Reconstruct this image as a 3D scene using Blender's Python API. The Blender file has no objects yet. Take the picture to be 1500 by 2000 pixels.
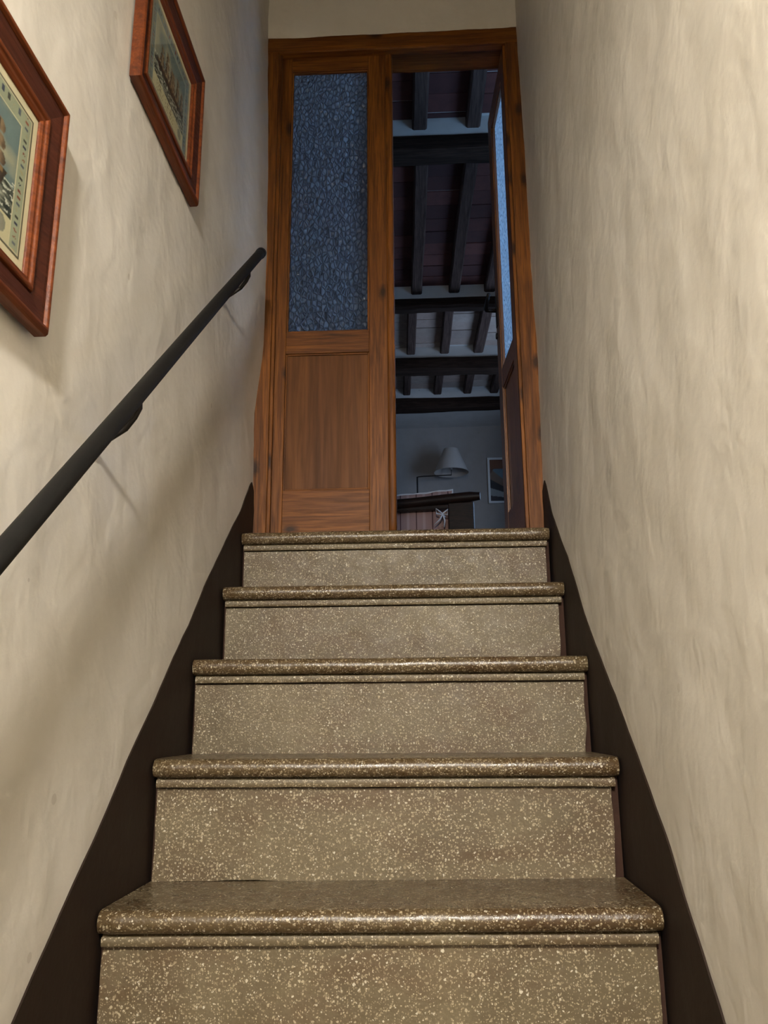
import bpy, bmesh, math, random
from mathutils import Vector, Matrix, noise
from math import sin, cos, pi, radians

random.seed(7)
S = bpy.context.scene
C = S.collection

# ------------------------------------------------------------------ camera, world, lights, exposure
EZ = 1.595                                   # eye height above the lower floor; all z below are relative to the eye
cam_d = bpy.data.cameras.new('camera'); cam = bpy.data.objects.new('camera', cam_d); C.objects.link(cam)
cr = Vector((0.99869044, 0.05072382, -0.00667144))
cu = Vector((0.01890174, -0.24464852, 0.96942758))
cf = Vector((-0.04754092, 0.96828415, 0.24528691))
FPX = 1630.63
M = Matrix((cr, cu, -cf)).transposed().to_4x4()
M.translation = Vector((0, 0, EZ))
cam.matrix_world = M
cam_d.sensor_fit = 'VERTICAL'; cam_d.sensor_height = 36.0; cam_d.lens = FPX / 2000 * 36.0
cam_d.clip_start = 0.02
S.camera = cam

w = bpy.data.worlds.new('sky'); S.world = w; w.use_nodes = True
bg = w.node_tree.nodes['Background']; bg.inputs[0].default_value = (0.30, 0.52, 1.0, 1); bg.inputs[1].default_value = 1.0

S.view_settings.view_transform = 'Standard'; S.view_settings.look = 'None'
S.view_settings.gamma = 1; S.view_settings.use_curve_mapping = False
S.view_settings.exposure = 0.0

# daylight entering by the two windows in the right wall of the upper room: y0, y1, z0, z1, watts
WIN_X = 1.50
WINDOWS = [(2.96, 3.70, 1.40, 2.55, 48), (5.95, 6.95, 1.45, 2.65, 46)]
for (wy0, wy1, wz0, wz1, pw) in WINDOWS:
    ld = bpy.data.lights.new('daylight', 'AREA'); ld.shape = 'RECTANGLE'
    ld.size = wz1 - wz0; ld.size_y = wy1 - wy0; ld.energy = pw; ld.color = (0.27, 0.55, 1.0) if wy0 < 4 else (0.42, 0.64, 1.0)
    lo = bpy.data.objects.new('daylight', ld); C.objects.link(lo)
    lo.location = (WIN_X + 0.22, (wy0 + wy1) / 2, (wz0 + wz1) / 2 + EZ); lo.rotation_euler = (0, pi / 2, 0)
LAMP_POS = (-0.02, -1.05, 1.34); LAMP_STRENGTH = 900.0

# ------------------------------------------------------------------ helpers
def tag(o, label=None, cat=None, group=None, kind=None):
    if label: o['label'] = label
    if cat: o['category'] = cat
    if group: o['group'] = group
    if kind: o['kind'] = kind
    return o

def empty(name, loc):
    o = bpy.data.objects.new(name, None); C.objects.link(o)
    o.location = (loc[0], loc[1], loc[2] + EZ); o.empty_display_size = 0.1
    return o

class MB:
    """collects geometry in eye-relative coordinates; build() links it as one mesh object"""
    def __init__(s): s.v = []; s.f = []; s.m = []
    def add(s, vs, fs, mi=0):
        b = len(s.v); s.v += [tuple(v) for v in vs]
        for f in fs: s.f.append(tuple(i + b for i in f)); s.m.append(mi)
        return s
    def box(s, x0, x1, y0, y1, z0, z1, mi=0):
        vs = [(x, y, z) for z in (z0, z1) for y in (y0, y1) for x in (x0, x1)]
        return s.add(vs, [(0, 2, 3, 1), (4, 5, 7, 6), (0, 1, 5, 4), (2, 6, 7, 3), (0, 4, 6, 2), (1, 3, 7, 5)], mi)
    def grid(s, nu, nv, fn, flip=False, mi=0):
        vs = [fn(i / nu, j / nv) for j in range(nv + 1) for i in range(nu + 1)]
        fs = []
        for j in range(nv):
            for i in range(nu):
                a = j * (nu + 1) + i; q = (a, a + 1, a + nu + 2, a + nu + 1)
                fs.append(q[::-1] if flip else q)
        return s.add(vs, fs, mi)
    def sweep(s, rings, closed=True, caps=True, mi=0):
        n = len(rings[0]); vs = [p for r in rings for p in r]; fs = []
        for k in range(len(rings) - 1):
            for i in range(n if closed else n - 1):
                j = (i + 1) % n
                fs.append((k * n + i, k * n + j, (k + 1) * n + j, (k + 1) * n + i))
        if caps and closed:
            fs.append(tuple(range(n))[::-1]); fs.append(tuple((len(rings) - 1) * n + i for i in range(n)))
        return s.add(vs, fs, mi)
    def tube(s, pts, rad, n=14, caps=True, mi=0):
        pts = [Vector(p) for p in pts]
        rads = rad if isinstance(rad, (list, tuple)) else [rad] * len(pts)
        rings = []; ref = Vector((0.13, 0.29, 0.94))
        for k, p in enumerate(pts):
            d = (pts[min(k + 1, len(pts) - 1)] - pts[max(k - 1, 0)]).normalized()
            a = d.cross(ref)
            if a.length < 0.1: a = d.cross(Vector((1, 0, 0)))
            a.normalize(); b = d.cross(a)
            rings.append([p + (a * cos(2 * pi * i / n) + b * sin(2 * pi * i / n)) * rads[k] for i in range(n)])
        return s.sweep(rings, True, caps, mi)
    def lathe(s, cx, cy, prof, n=32, mi=0):
        rings = [[(cx + r * cos(2 * pi * i / n), cy + r * sin(2 * pi * i / n), z) for i in range(n)] for r, z in prof]
        return s.sweep(rings, True, False, mi)
    def build(s, name, mats, parent=None, smooth=False, bevel=0, xf=None, sharp=None, weld=False):
        vs = [Vector((v[0], v[1], v[2] + EZ)) for v in s.v]
        if xf is not None: vs = [xf @ v for v in vs]
        mn = Vector([min(v[k] for v in vs) for k in range(3)]); mx = Vector([max(v[k] for v in vs) for k in range(3)])
        o0 = Vector(((mn.x + mx.x) / 2, (mn.y + mx.y) / 2, mn.z))
        me = bpy.data.meshes.new(name); me.from_pydata([v - o0 for v in vs], [], s.f)
        if not isinstance(mats, (list, tuple)): mats = [mats]
        for m in mats: me.materials.append(m)
        if len(mats) > 1: me.polygons.foreach_set('material_index', s.m)
        bm = bmesh.new(); bm.from_mesh(me)
        if weld: bmesh.ops.remove_doubles(bm, verts=bm.verts, dist=1e-5)
        bmesh.ops.recalc_face_normals(bm, faces=bm.faces)
        bm.to_mesh(me); bm.free()
        if smooth:
            me.polygons.foreach_set('use_smooth', [True] * len(me.polygons))
            if sharp: me.set_sharp_from_angle(angle=radians(sharp))
        o = bpy.data.objects.new(name, me); C.objects.link(o); o.location = o0
        if parent is not None:
            o.parent = parent
            pl = parent.location if parent.parent is None else parent.location + parent.parent.location
            o.location = o0 - pl
        if bevel:
            b = o.modifiers.new('bevel', 'BEVEL'); b.width = bevel; b.segments = 2; b.limit_method = 'ANGLE'; b.angle_limit = radians(40)
        return o

def ray(px, py): return cf + cr * ((px - 750) / FPX) + cu * ((1000 - py) / FPX)
def on_x(px, py, X): d = ray(px, py); return d * (X / d.x)
def on_y(px, py, Y): d = ray(px, py); return d * (Y / d.y)
def on_z(px, py, Z): d = ray(px, py); return d * (Z / d.z)
def fbm(x, y, z=0.0, o=3):
    a = 1; t = 0
    for k in range(o): t += a * noise.noise((x, y, z)); a *= 0.5; x *= 2.03; y *= 2.03; z *= 2.03
    return t
def interp(t, pts):
    if t <= pts[0][0]: return pts[0][1]
    for (a, b), (c, d) in zip(pts, pts[1:]):
        if t <= c: return b + (d - b) * (t - a) / (c - a)
    return pts[-1][1]
def sstep(a, b, t): t = max(0, min(1, (t - a) / (b - a))); return t * t * (3 - 2 * t)
def srgb(r, g, b):
    f = lambda c: c / 12.92 if c <= 0.04045 else ((c + 0.055) / 1.055) ** 2.4
    return (f(r / 255), f(g / 255), f(b / 255), 1)

# ------------------------------------------------------------------ materials
class NT:
    def __init__(s, name):
        s.m = bpy.data.materials.new(name); s.m.use_nodes = True; s.t = s.m.node_tree
        s.b = s.t.nodes['Principled BSDF']; s.out = s.t.nodes['Material Output']
    def n(s, kind, **kw):
        nd = s.t.nodes.new('ShaderNode' + kind)
        for k, v in kw.items():
            if k.startswith('i_'):
                nd.inputs[k[2:].replace('_', ' ')].default_value = v
            else: setattr(nd, k, v)
        return nd
    def l(s, a, b): s.t.links.new(a, b)
    def pos(s): return s.n('NewGeometry').outputs['Position']
    def objc(s):
        tc = s.n('TexCoord').outputs['Object']; oi = s.n('ObjectInfo').outputs['Random']
        mu = s.n('Math', operation='MULTIPLY'); s.l(oi, mu.inputs[0]); mu.inputs[1].default_value = 37.0
        ad = s.n('VectorMath', operation='ADD'); s.l(tc, ad.inputs[0]); s.l(mu.outputs[0], ad.inputs[1])
        return ad.outputs[0]
    def map(s, vec, scale):
        mp = s.n('Mapping'); mp.inputs['Scale'].default_value = scale; s.l(vec, mp.inputs['Vector']); return mp.outputs[0]
    def noise(s, vec, scale, detail=4, rough=0.55, dist=0.0):
        nd = s.n('TexNoise'); nd.inputs['Scale'].default_value = scale; nd.inputs['Detail'].default_value = detail
        nd.inputs['Roughness'].default_value = rough; nd.inputs['Distortion'].default_value = dist
        s.l(vec, nd.inputs['Vector']); return nd.outputs['Fac']
    def ramp(s, fac, stops):
        r = s.n('ValToRGB'); cr_ = r.color_ramp
        while len(cr_.elements) < len(stops): cr_.elements.new(0.5)
        for e, (p, c) in zip(cr_.elements, stops): e.position = p; e.color = c if len(c) == 4 else (*c, 1)
        s.l(fac, r.inputs[0]); return r.outputs[0]
    def rampf(s, fac, a, b, va=0.0, vb=1.0):
        m = s.n('MapRange'); m.clamp = True
        for k, v in zip((1, 2, 3, 4), (a, b, va, vb)): m.inputs[k].default_value = v
        s.l(fac, m.inputs[0]); return m.outputs[0]
    def mix(s, fac, a, b, mode='MIX'):
        m = s.n('Mix', data_type='RGBA', blend_type=mode)
        if isinstance(fac, (int, float)): m.inputs[0].default_value = fac
        else: s.l(fac, m.inputs[0])
        for k, v in ((6, a), (7, b)):
            if isinstance(v, tuple): m.inputs[k].default_value = v
            else: s.l(v, m.inputs[k])
        return m.outputs[2]
    def math(s, op, a, b=0.0):
        m = s.n('Math', operation=op)
        for k, v in ((0, a), (1, b)):
            if isinstance(v, (int, float)): m.inputs[k].default_value = v
            else: s.l(v, m.inputs[k])
        return m.outputs[0]
    def bump(s, h, strength, dist, chain=None):
        b = s.n('Bump'); b.inputs['Strength'].default_value = strength; b.inputs['Distance'].default_value = dist
        s.l(h, b.inputs['Height'])
        if chain is not None: s.l(chain, b.inputs['Normal'])
        return b.outputs[0]
    def done(s, col=None, rough=0.5, nrm=None, **kw):
        if col is not None:
            if isinstance(col, tuple): s.b.inputs['Base Color'].default_value = col
            else: s.l(col, s.b.inputs['Base Color'])
        if isinstance(rough, (int, float)): s.b.inputs['Roughness'].default_value = rough
        else: s.l(rough, s.b.inputs['Roughness'])
        if nrm is not None: s.l(nrm, s.b.inputs['Normal'])
        for k, v in kw.items(): s.b.inputs[k.replace('_', ' ')].default_value = v
        return s.m

def mat_plaster(name, c1, c2, rough=0.5, relief=1.0):
    t = NT(name); p = t.pos()
    big = t.noise(p, 1.3, 4, 0.6); med = t.noise(p, 9, 5, 0.6)
    col = t.mix(t.rampf(big, 0.35, 0.65), c1, c2)
    col = t.mix(t.rampf(med, 0.3, 0.75, 0, 0.35), col, (c2[0] * 0.86, c2[1] * 0.84, c2[2] * 0.80, 1))
    spk = t.n('TexVoronoi', i_Scale=5.5); t.l(p, spk.inputs['Vector'])
    chip = t.math('LESS_THAN', spk.outputs['Distance'], 0.045)
    col = t.mix(t.math('MULTIPLY', chip, 0.35), col, (c2[0] * 0.55, c2[1] * 0.5, c2[2] * 0.45, 1))
    brush = t.noise(t.map(p, (14, 20, 11)), 1.0, 5, 0.6, 0.6)
    fine = t.noise(p, 55, 4, 0.6)
    lump = t.noise(p, 7, 3, 0.5, 0.3)
    n1 = t.bump(lump, 0.22 * relief, 0.03); n2 = t.bump(brush, 0.10 * relief, 0.010, n1); n3 = t.bump(fine, 0.10 * relief, 0.004, n2)
    return t.done(col, t.rampf(med, 0.3, 0.7, rough - 0.08, rough + 0.12), n3, Specular_IOR_Level=0.4)

def mat_terrazzo(name, base1, base2, stain, r0, r1):
    t = NT(name); p = t.pos()
    big = t.noise(p, 5, 5, 0.65, 0.4); b = t.mix(t.rampf(big, 0.35, 0.65), base1, base2)
    st = t.noise(t.map(p, (3.5, 9, 9)), 1.0, 5, 0.65, 0.5)
    b = t.mix(t.rampf(st, 0.45, 0.7, 0, 0.85), b, stain)
    fine = t.noise(p, 220, 3, 0.6)
    b = t.mix(t.rampf(fine, 0.35, 0.7, 0.0, 0.35), b, (base1[0] * 0.55, base1[1] * 0.52, base1[2] * 0.45, 1))
    dens = t.rampf(t.noise(p, 7, 3, 0.6), 0.3, 0.7, 0.66, 0.40)
    col = b
    for sc, thr, add in ((175, 0.33, 0.06), (290, 0.36, 0.0), (115, 0.18, 0.18)):
        vo = t.n('TexVoronoi'); vo.inputs['Scale'].default_value = sc
        wob = t.n('VectorMath', operation='MULTIPLY_ADD')
        nz = t.n('TexNoise'); nz.inputs['Scale'].default_value = sc * 1.3; t.l(p, nz.inputs['Vector'])
        t.l(nz.outputs['Color'], wob.inputs[0]); wob.inputs[1].default_value = (1.1 / sc,) * 3; t.l(p, wob.inputs[2])
        t.l(wob.outputs[0], vo.inputs['Vector'])
        sep = t.n('SeparateColor'); t.l(vo.outputs['Color'], sep.inputs[0])
        on = t.math('GREATER_THAN', sep.outputs[0], t.math('ADD', dens, add))
        rad = t.math('MULTIPLY_ADD', sep.outputs[1], 0.16)
        t.t.nodes[-1].inputs[2].default_value = thr - 0.06
        inside = t.math('LESS_THAN', vo.outputs['Distance'], rad)
        mk = t.math('MULTIPLY', on, inside)
        chipc = t.ramp(sep.outputs[2], [(0.0, srgb(116, 102, 78)), (0.45, srgb(142, 128, 102)), (0.85, srgb(170, 157, 130)), (1.0, srgb(198, 190, 172))])
        col = t.mix(t.math('MULTIPLY', mk, 0.9), col, chipc)
    dk = t.noise(p, 38, 3, 0.7)
    col = t.mix(t.rampf(dk, 0.68, 0.78, 0, 0.5), col, srgb(58, 44, 30))
    rg = t.rampf(t.noise(p, 30, 4, 0.7), 0.3, 0.7, r0, r1)
    nm = t.bump(t.noise(p, 160, 3, 0.6), 0.35, 0.0025); nm = t.bump(t.noise(p, 18, 3, 0.6), 0.25, 0.006, nm)
    return t.done(col, rg, nm, Specular_IOR_Level=0.5)

def mat_wood(name, light, mid, dark, axis='Z', rough=0.58, knots=True, scale=1.0, coat=0.1):
    t = NT(name); p = t.objc()
    along = 1.6 * scale; ac = 32 * scale
    sc = {'X': (along, ac, ac), 'Y': (ac, along, ac), 'Z': (ac, ac, along)}[axis]
    g = t.noise(t.map(p, sc), 1.0, 6, 0.65, 0.9)
    sc2 = tuple(v * 4.5 for v in sc); g2 = t.noise(t.map(p, sc2), 1.0, 3, 0.6, 0.3)
    col = t.ramp(g, [(0.25, dark), (0.42, mid), (0.62, light), (0.85, mid)])
    col = t.mix(t.rampf(g2, 0.38, 0.6, 0.5, 0.0), col, dark)
    blot = t.noise(p, 3.5 * scale, 4, 0.6); col = t.mix(t.rampf(blot, 0.45, 0.75, 0, 0.55), col, mid)
    if knots:
        sx = t.n('SeparateXYZ'); t.l(p, sx.inputs[0]); xy = t.math('ADD', sx.outputs[0], sx.outputs[1])
        la, ac_ = (sx.outputs[2], xy) if axis == 'Z' else (xy, sx.outputs[2])
        cb = t.n('CombineXYZ'); t.l(t.math('MULTIPLY', ac_, 11.0), cb.inputs[0]); t.l(t.math('MULTIPLY', la, 5.0), cb.inputs[1])
        vo = t.n('TexVoronoi', i_Scale=1.0, voronoi_dimensions='2D'); t.l(cb.outputs[0], vo.inputs['Vector'])
        sc_ = t.n('SeparateColor'); t.l(vo.outputs['Color'], sc_.inputs[0])
        few = t.math('MULTIPLY', t.math('LESS_THAN', sc_.outputs[0], 0.68), 1.0)
        nz = t.noise(p, 60, 2, 0.5)
        d = t.math('ADD', t.math('ADD', vo.outputs['Distance'], few), t.math('MULTIPLY', nz, 0.10))
        col = t.mix(t.rampf(d, 0.10, 0.24, 0.85, 0.0), col, (dark[0] * 0.45, dark[1] * 0.4, dark[2] * 0.4, 1))
    nm = t.bump(g2, 0.35, 0.0025); nm = t.bump(g, 0.25, 0.004, nm)
    return t.done(col, t.rampf(g2, 0.3, 0.7, rough + 0.1, rough - 0.06), nm, Coat_Weight=coat, Coat_Roughness=0.45, Specular_IOR_Level=0.22 if coat else 0.12)

def mat_plain(name, col, rough=0.5, metal=0.0, bs=0.0, bsc=80, var=0.0):
    t = NT(name); p = t.objc(); nm = None
    nz = t.noise(p, bsc, 4, 0.6)
    if bs: nm = t.bump(nz, bs, 0.004)
    if rough > 0.6: t.b.inputs['Specular IOR Level'].default_value = 0.25
    c = t.mix(t.rampf(nz, 0.3, 0.7, 0, var), col, (col[0] * 0.45, col[1] * 0.45, col[2] * 0.45, 1)) if var else col
    return t.done(c, rough, nm, Metallic=metal)

def mat_glass(name):
    """obscured cast glass: hammered relief, scatters what comes through"""
    t = NT(name); p = t.objc()
    vo = t.n('TexVoronoi', i_Scale=52.0, feature='SMOOTH_F1'); vo.inputs['Smoothness'].default_value = 0.3; t.l(t.map(p, (1, 1, 0.7)), vo.inputs['Vector'])
    vo2 = t.n('TexVoronoi', i_Scale=70.0, feature='DISTANCE_TO_EDGE'); t.l(t.map(p, (1, 1, 0.6)), vo2.inputs['Vector'])
    ed = t.rampf(vo2.outputs['Distance'], 0.02, 0.20)
    h = t.math('ADD', vo.outputs['Distance'], t.math('MULTIPLY', ed, 0.6))
    nm = t.bump(h, 1.0, 0.02)
    gl = t.n('BsdfRefraction'); gl.inputs['Color'].default_value = (0.84, 0.88, 0.92, 1); gl.inputs['Roughness'].default_value = 0.22; gl.inputs['IOR'].default_value = 1.12; t.l(nm, gl.inputs['Normal'])
    tr = t.n('BsdfTranslucent'); t.l(t.mix(ed, (0.50, 0.54, 0.58, 1), (0.76, 0.82, 0.88, 1)), tr.inputs['Color']); t.l(nm, tr.inputs['Normal'])
    gs = t.n('BsdfGlossy'); gs.inputs['Roughness'].default_value = 0.12; gs.inputs['Color'].default_value = (0.9, 0.9, 0.9, 1); t.l(nm, gs.inputs['Normal'])
    lw = t.n('LayerWeight'); lw.inputs['Blend'].default_value = 0.5
    fr = t.n('Math', operation='MULTIPLY_ADD'); t.l(t.math('POWER', lw.outputs['Facing'], 4.0), fr.inputs[0]); fr.inputs[1].default_value = 0.18; fr.inputs[2].default_value = 0.05
    m1 = t.n('MixShader'); m1.inputs[0].default_value = 0.5; t.l(gl.outputs[0], m1.inputs[1]); t.l(tr.outputs[0], m1.inputs[2])
    m2 = t.n('MixShader'); t.l(fr.outputs[0], m2.inputs[0]); t.l(m1.outputs[0], m2.inputs[1]); t.l(gs.outputs[0], m2.inputs[2])
    t.l(m2.outputs[0], t.out.inputs['Surface'])
    return t.m

def mat_clear(name):
    t = NT(name)
    tr = t.n('BsdfTransparent'); gs = t.n('BsdfGlossy'); gs.inputs['Roughness'].default_value = 0.05
    mx = t.n('MixShader'); lw = t.n('LayerWeight'); lw.inputs['Blend'].default_value = 0.5
    t.l(t.math('MULTIPLY_ADD', t.math('POWER', lw.outputs['Facing'], 5.0), 0.5), mx.inputs[0]); t.t.nodes[-1].inputs[2].default_value = 0.02; t.l(tr.outputs[0], mx.inputs[1]); t.l(gs.outputs[0], mx.inputs[2]); t.l(mx.outputs[0], t.out.inputs['Surface'])
    return t.m

def mat_attr(name, rough=0.6):
    t = NT(name); a = t.n('VertexColor', layer_name='paint'); return t.done(a.outputs['Color'], rough)

def mat_emit(name, col, st):
    t = NT(name); t.b.inputs['Base Color'].default_value = col; t.b.inputs['Emission Color'].default_value = col
    t.b.inputs['Emission Strength'].default_value = st; return t.m

MAT = {}
MAT['plaster'] = mat_plaster('stair_plaster', srgb(216, 211, 201), srgb(206, 200, 188), 0.46)
MAT['room_plaster'] = mat_plaster('room_plaster', srgb(200, 194, 188), srgb(184, 178, 172), 0.6, 0.5)
MAT['skirt'] = mat_plain('brown_skirting_paint', srgb(36, 24, 15), 0.66, 0, 0.25, 30, 0.25)
MAT['terrazzo'] = mat_terrazzo('terrazzo_riser', srgb(106, 94, 70), srgb(88, 76, 54), srgb(80, 58, 35), 0.45, 0.65)
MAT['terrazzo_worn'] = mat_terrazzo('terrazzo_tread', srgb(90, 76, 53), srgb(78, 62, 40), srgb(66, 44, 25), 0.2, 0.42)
MAT['mortar'] = mat_plain('red_brown_mortar', srgb(58, 38, 28), 0.85, 0, 0.5, 40, 0.5)
LW = (srgb(128, 76, 22), srgb(96, 54, 11), srgb(36, 17, 4))
MAT['wood_v'] = mat_wood('pine_upright', *LW, axis='Z')
MAT['wood_h'] = mat_wood('pine_crosswise', *LW, axis='X')
MAT['wood_panel'] = mat_wood('pine_panel', srgb(102, 61, 20), srgb(84, 48, 14), srgb(54, 29, 8), axis='Z', scale=0.35, knots=False, rough=0.6, coat=0.05)
MAT['wood_v_gloss'] = mat_wood('varnished_pine_upright', *LW, axis='Z', rough=0.4, coat=1.0)
MAT['wood_h_gloss'] = mat_wood('varnished_pine_crosswise', *LW, axis='X', rough=0.4, coat=1.0)
MAT['glass'] = mat_glass('obscured_glass')
MAT['beam'] = mat_wood('old_beam', srgb(62, 45, 36), srgb(44, 31, 24), srgb(20, 13, 10), axis='X', rough=0.9, coat=0, knots=False)
MAT['joist'] = mat_wood('old_joist', srgb(94, 74, 66), srgb(74, 57, 50), srgb(40, 29, 26), axis='Y', rough=0.9, coat=0, knots=False)
MAT['metal'] = mat_plain('black_rail_paint', srgb(19, 18, 16), 0.62, 0.0, 0.15, 25, 0.3)
MAT['brass'] = mat_plain('dull_brass', srgb(120, 98, 60), 0.35, 0.9)
MAT['dark_metal'] = mat_plain('dark_iron', srgb(34, 30, 28), 0.4, 0.6)
MAT['mahogany'] = mat_wood('mahogany', srgb(72, 34, 19), srgb(58, 25, 14), srgb(32, 12, 7), axis='Y', rough=0.45, knots=False, coat=0.08)
MAT['cherry'] = mat_wood('cherry_bead', srgb(112, 56, 22), srgb(88, 41, 16), srgb(56, 24, 9), axis='Y', rough=0.42, knots=False, coat=0.1)
MAT['mat_board'] = mat_plain('mat_board', srgb(206, 198, 164), 0.85, 0, 0.1, 200)
MAT['paint'] = mat_attr('print_colours', 0.55)
MAT['clear'] = mat_clear('picture_glass')
MAT['floor_tile'] = mat_plain('terracotta_floor', srgb(86, 54, 40), 0.6, 0, 0.2, 30, 0.3)
MAT['white_frame'] = mat_plain('white_frame', srgb(216, 214, 212), 0.45)
MAT['shade'] = mat_plain('linen_shade', srgb(176, 166, 158), 0.85, 0, 0.2, 300)
MAT['settee'] = mat_wood('walnut_settee', srgb(50, 30, 20), srgb(36, 21, 13), srgb(20, 11, 7), axis='X', rough=0.45, knots=False, coat=0.1)

def mat_tile(name, cols, dk):
    t = NT(name); p = t.objc(); oi = t.n('ObjectInfo').outputs['Random']
    col = t.ramp(oi, [(k / 3, c) for k, c in enumerate(cols)])
    nz = t.noise(p, 14, 4, 0.6); col = t.mix(t.rampf(nz, 0.4, 0.7, 0, 0.4), col, dk)
    return t.done(col, 0.85, t.bump(nz, 0.3, 0.006))
MAT['tile'] = mat_tile('terracotta_tile', [srgb(72, 38, 35), srgb(86, 45, 40), srgb(104, 58, 51), srgb(64, 33, 32)], srgb(54, 31, 30))
MAT['tile_pale'] = mat_tile('pale_tile', [srgb(158, 138, 124), srgb(176, 160, 148), srgb(166, 142, 128), srgb(150, 134, 124)], srgb(128, 108, 98))  # paler, greyer tiles for the bays nearest the far wall
def mat_cushion():
    t = NT('striped_cloth'); p = t.n('TexCoord').outputs['Object']; sx = t.n('SeparateXYZ'); t.l(p, sx.inputs[0])
    a = t.math('MODULO', t.math('ADD', sx.outputs['X'], 10.0), 0.105)
    band = t.math('LESS_THAN', a, 0.007); b2 = t.math('MULTIPLY', t.math('GREATER_THAN', a, 0.045), t.math('LESS_THAN', a, 0.062))
    col = t.mix(t.math('MULTIPLY', b2, 0.5), srgb(168, 132, 122), srgb(196, 168, 158)); col = t.mix(band, col, srgb(92, 60, 56))
    w_ = t.noise(p, 60, 3, 0.6)
    return t.done(col, 0.9, t.bump(w_, 0.3, 0.003))
MAT['cushion'] = mat_cushion()
MAT['piping'] = mat_plain('pale_piping', srgb(214, 206, 204), 0.9)

# ------------------------------------------------------------------ measured layout (eye-relative)
X0, W = -0.5495, 0.92
X1 = X0 + W
YD = 2.60                                    # front of the door frame
NOSE = [(1.462, -0.293), (1.705, -0.066), (1.955, 0.149), (2.217, 0.364), (2.421, 0.561)]
LOWER = [(1.462 - 0.245 * k, -0.293 - 0.217 * k) for k in range(1, 6)]
FLOOR_Z = -EZ
LAND = 0.561
CEIL_S = 3.02                                # stairwell ceiling
Y_BACK = -2.6
TILE_Z, BEAM_TOP = 3.31, 3.20
RX0, RX1, RY0, RY1 = -2.6, WIN_X, 2.76, 8.55

# ------------------------------------------------------------------ stairwell walls
EDGE_L = [(0.6, 0.004), (1.0, -0.004), (1.09, 0.004), (1.24, 0.020), (1.6, 0.021), (2.0, 0.016), (2.5, 0.001)]
EDGE_R = [(0.6, 0.006), (0.9, 0.009), (1.18, 0.013), (1.45, 0.007), (2.0, 0.008), (2.5, 0.002)]
def disp(y, z, seed):
    d = 0.007 * fbm(y * 1.1, z * 1.1, seed) + 0.0030 * fbm(y * 3.7, z * 3.7, seed + 5) + 0.0013 * fbm(y * 11, z * 11, seed + 9, 2)
    k = sstep(2.15, 2.55, y)
    return d * (1 - 0.8 * k)
def wall_l(y, z):
    k = sstep(2.2, 2.58, y)
    rag = 0.0016 * fbm(z * 14, 3.1, 2.2, 3) * sstep(2.5, 2.6, y)
    return X0 - 0.006 + disp(y, z, 1.0) + k * interp(z, EDGE_L) + rag
def wall_r(y, z):
    k = sstep(2.2, 2.58, y)
    rag = 0.0016 * fbm(z * 14, 8.1, 2.2, 3) * sstep(2.5, 2.6, y)
    return X1 + 0.006 + disp(y, z, 21.0) + k * interp(z, EDGE_R) + rag
YE = 2.625
def long_wall(name, fn, sgn, label):
    mb = MB(); ny, nz = 170, 165
    mb.grid(ny, nz, lambda u, v: (fn(Y_BACK + (YE - Y_BACK) * u, FLOOR_Z + (CEIL_S - FLOOR_Z) * v), Y_BACK + (YE - Y_BACK) * u, FLOOR_Z + (CEIL_S - FLOOR_Z) * v))
    xo = (X0 - 0.12) if sgn < 0 else (X1 + 0.12)
    mb.grid(1, 1, lambda u, v: (xo, Y_BACK + (YE - Y_BACK) * u, FLOOR_Z + (CEIL_S - FLOOR_Z) * v))
    for yy in (Y_BACK, YE):
        mb.grid(1, 40, lambda u, v: ((fn(yy, FLOOR_Z + (CEIL_S - FLOOR_Z) * v) if u < .5 else xo), yy, FLOOR_Z + (CEIL_S - FLOOR_Z) * v))
    return tag(mb.build(name, MAT['plaster'], smooth=True, sharp=50), label, 'wall', kind='structure')
long_wall('wall_left', wall_l, -1, 'lumpy off-white plaster wall carrying the handrail and two framed ship prints')
long_wall('wall_right', wall_r, 1, 'bare lumpy off-white plaster wall of the stairwell, no handrail')

# end wall with the doorway
mb = MB()
ZT = 2.513
def endw(u, v):
    x = X0 - 0.02 + (W + 0.04) * u; zb = ZT - 0.004 + 0.0035 * fbm(x * 9, 1.7, 0.3)
    z = zb + (CEIL_S - zb) * v
    return (x, YD - 0.006 + 0.004 * fbm(x * 3, z * 3, 4.4), z)
mb.grid(60, 24, endw)
mb.box(RX0, X0 - 0.12, 2.64, RY0, FLOOR_Z + 1.2, TILE_Z + 0.1)
mb.box(X1 + 0.12, RX1, 2.64, RY0, FLOOR_Z + 1.2, TILE_Z + 0.1)
mb.box(X0 - 0.12, X1 + 0.12, 2.64, RY0, ZT - 0.02, TILE_Z + 0.1)
mb.box(X0 - 0.12, X0 - 0.035, 2.64, RY0, FLOOR_Z + 1.2, ZT)
mb.box(X1 + 0.035, X1 + 0.12, 2.64, RY0, FLOOR_Z + 1.2, ZT)
tag(mb.build('wall_front', MAT['plaster'], smooth=True, sharp=40), 'off-white plaster wall above the wooden doorway', 'wall', kind='structure')
mb = MB(); mb.box(X0 - 0.12, X1 + 0.12, Y_BACK - 0.1, Y_BACK, FLOOR_Z, CEIL_S)
tag(mb.build('wall_back', MAT['plaster']), 'off-white plaster wall at the foot of the stairs', 'wall', kind='structure')
mb = MB(); mb.box(X0 - 0.12, X1 + 0.12, Y_BACK - 0.1, 2.64, CEIL_S, CEIL_S + 0.1)
tag(mb.build('ceiling_stairwell', MAT['floor_tile']), 'brown terracotta ceiling over the stairs', 'ceiling', kind='structure')
mb = MB(); mb.box(X0 - 0.12, X1 + 0.12, Y_BACK - 0.1, 0.5, FLOOR_Z - 0.1, FLOOR_Z)
tag(mb.build('floor', MAT['floor_tile']), 'terracotta floor at the foot of the stairs', 'floor', kind='structure')

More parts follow.
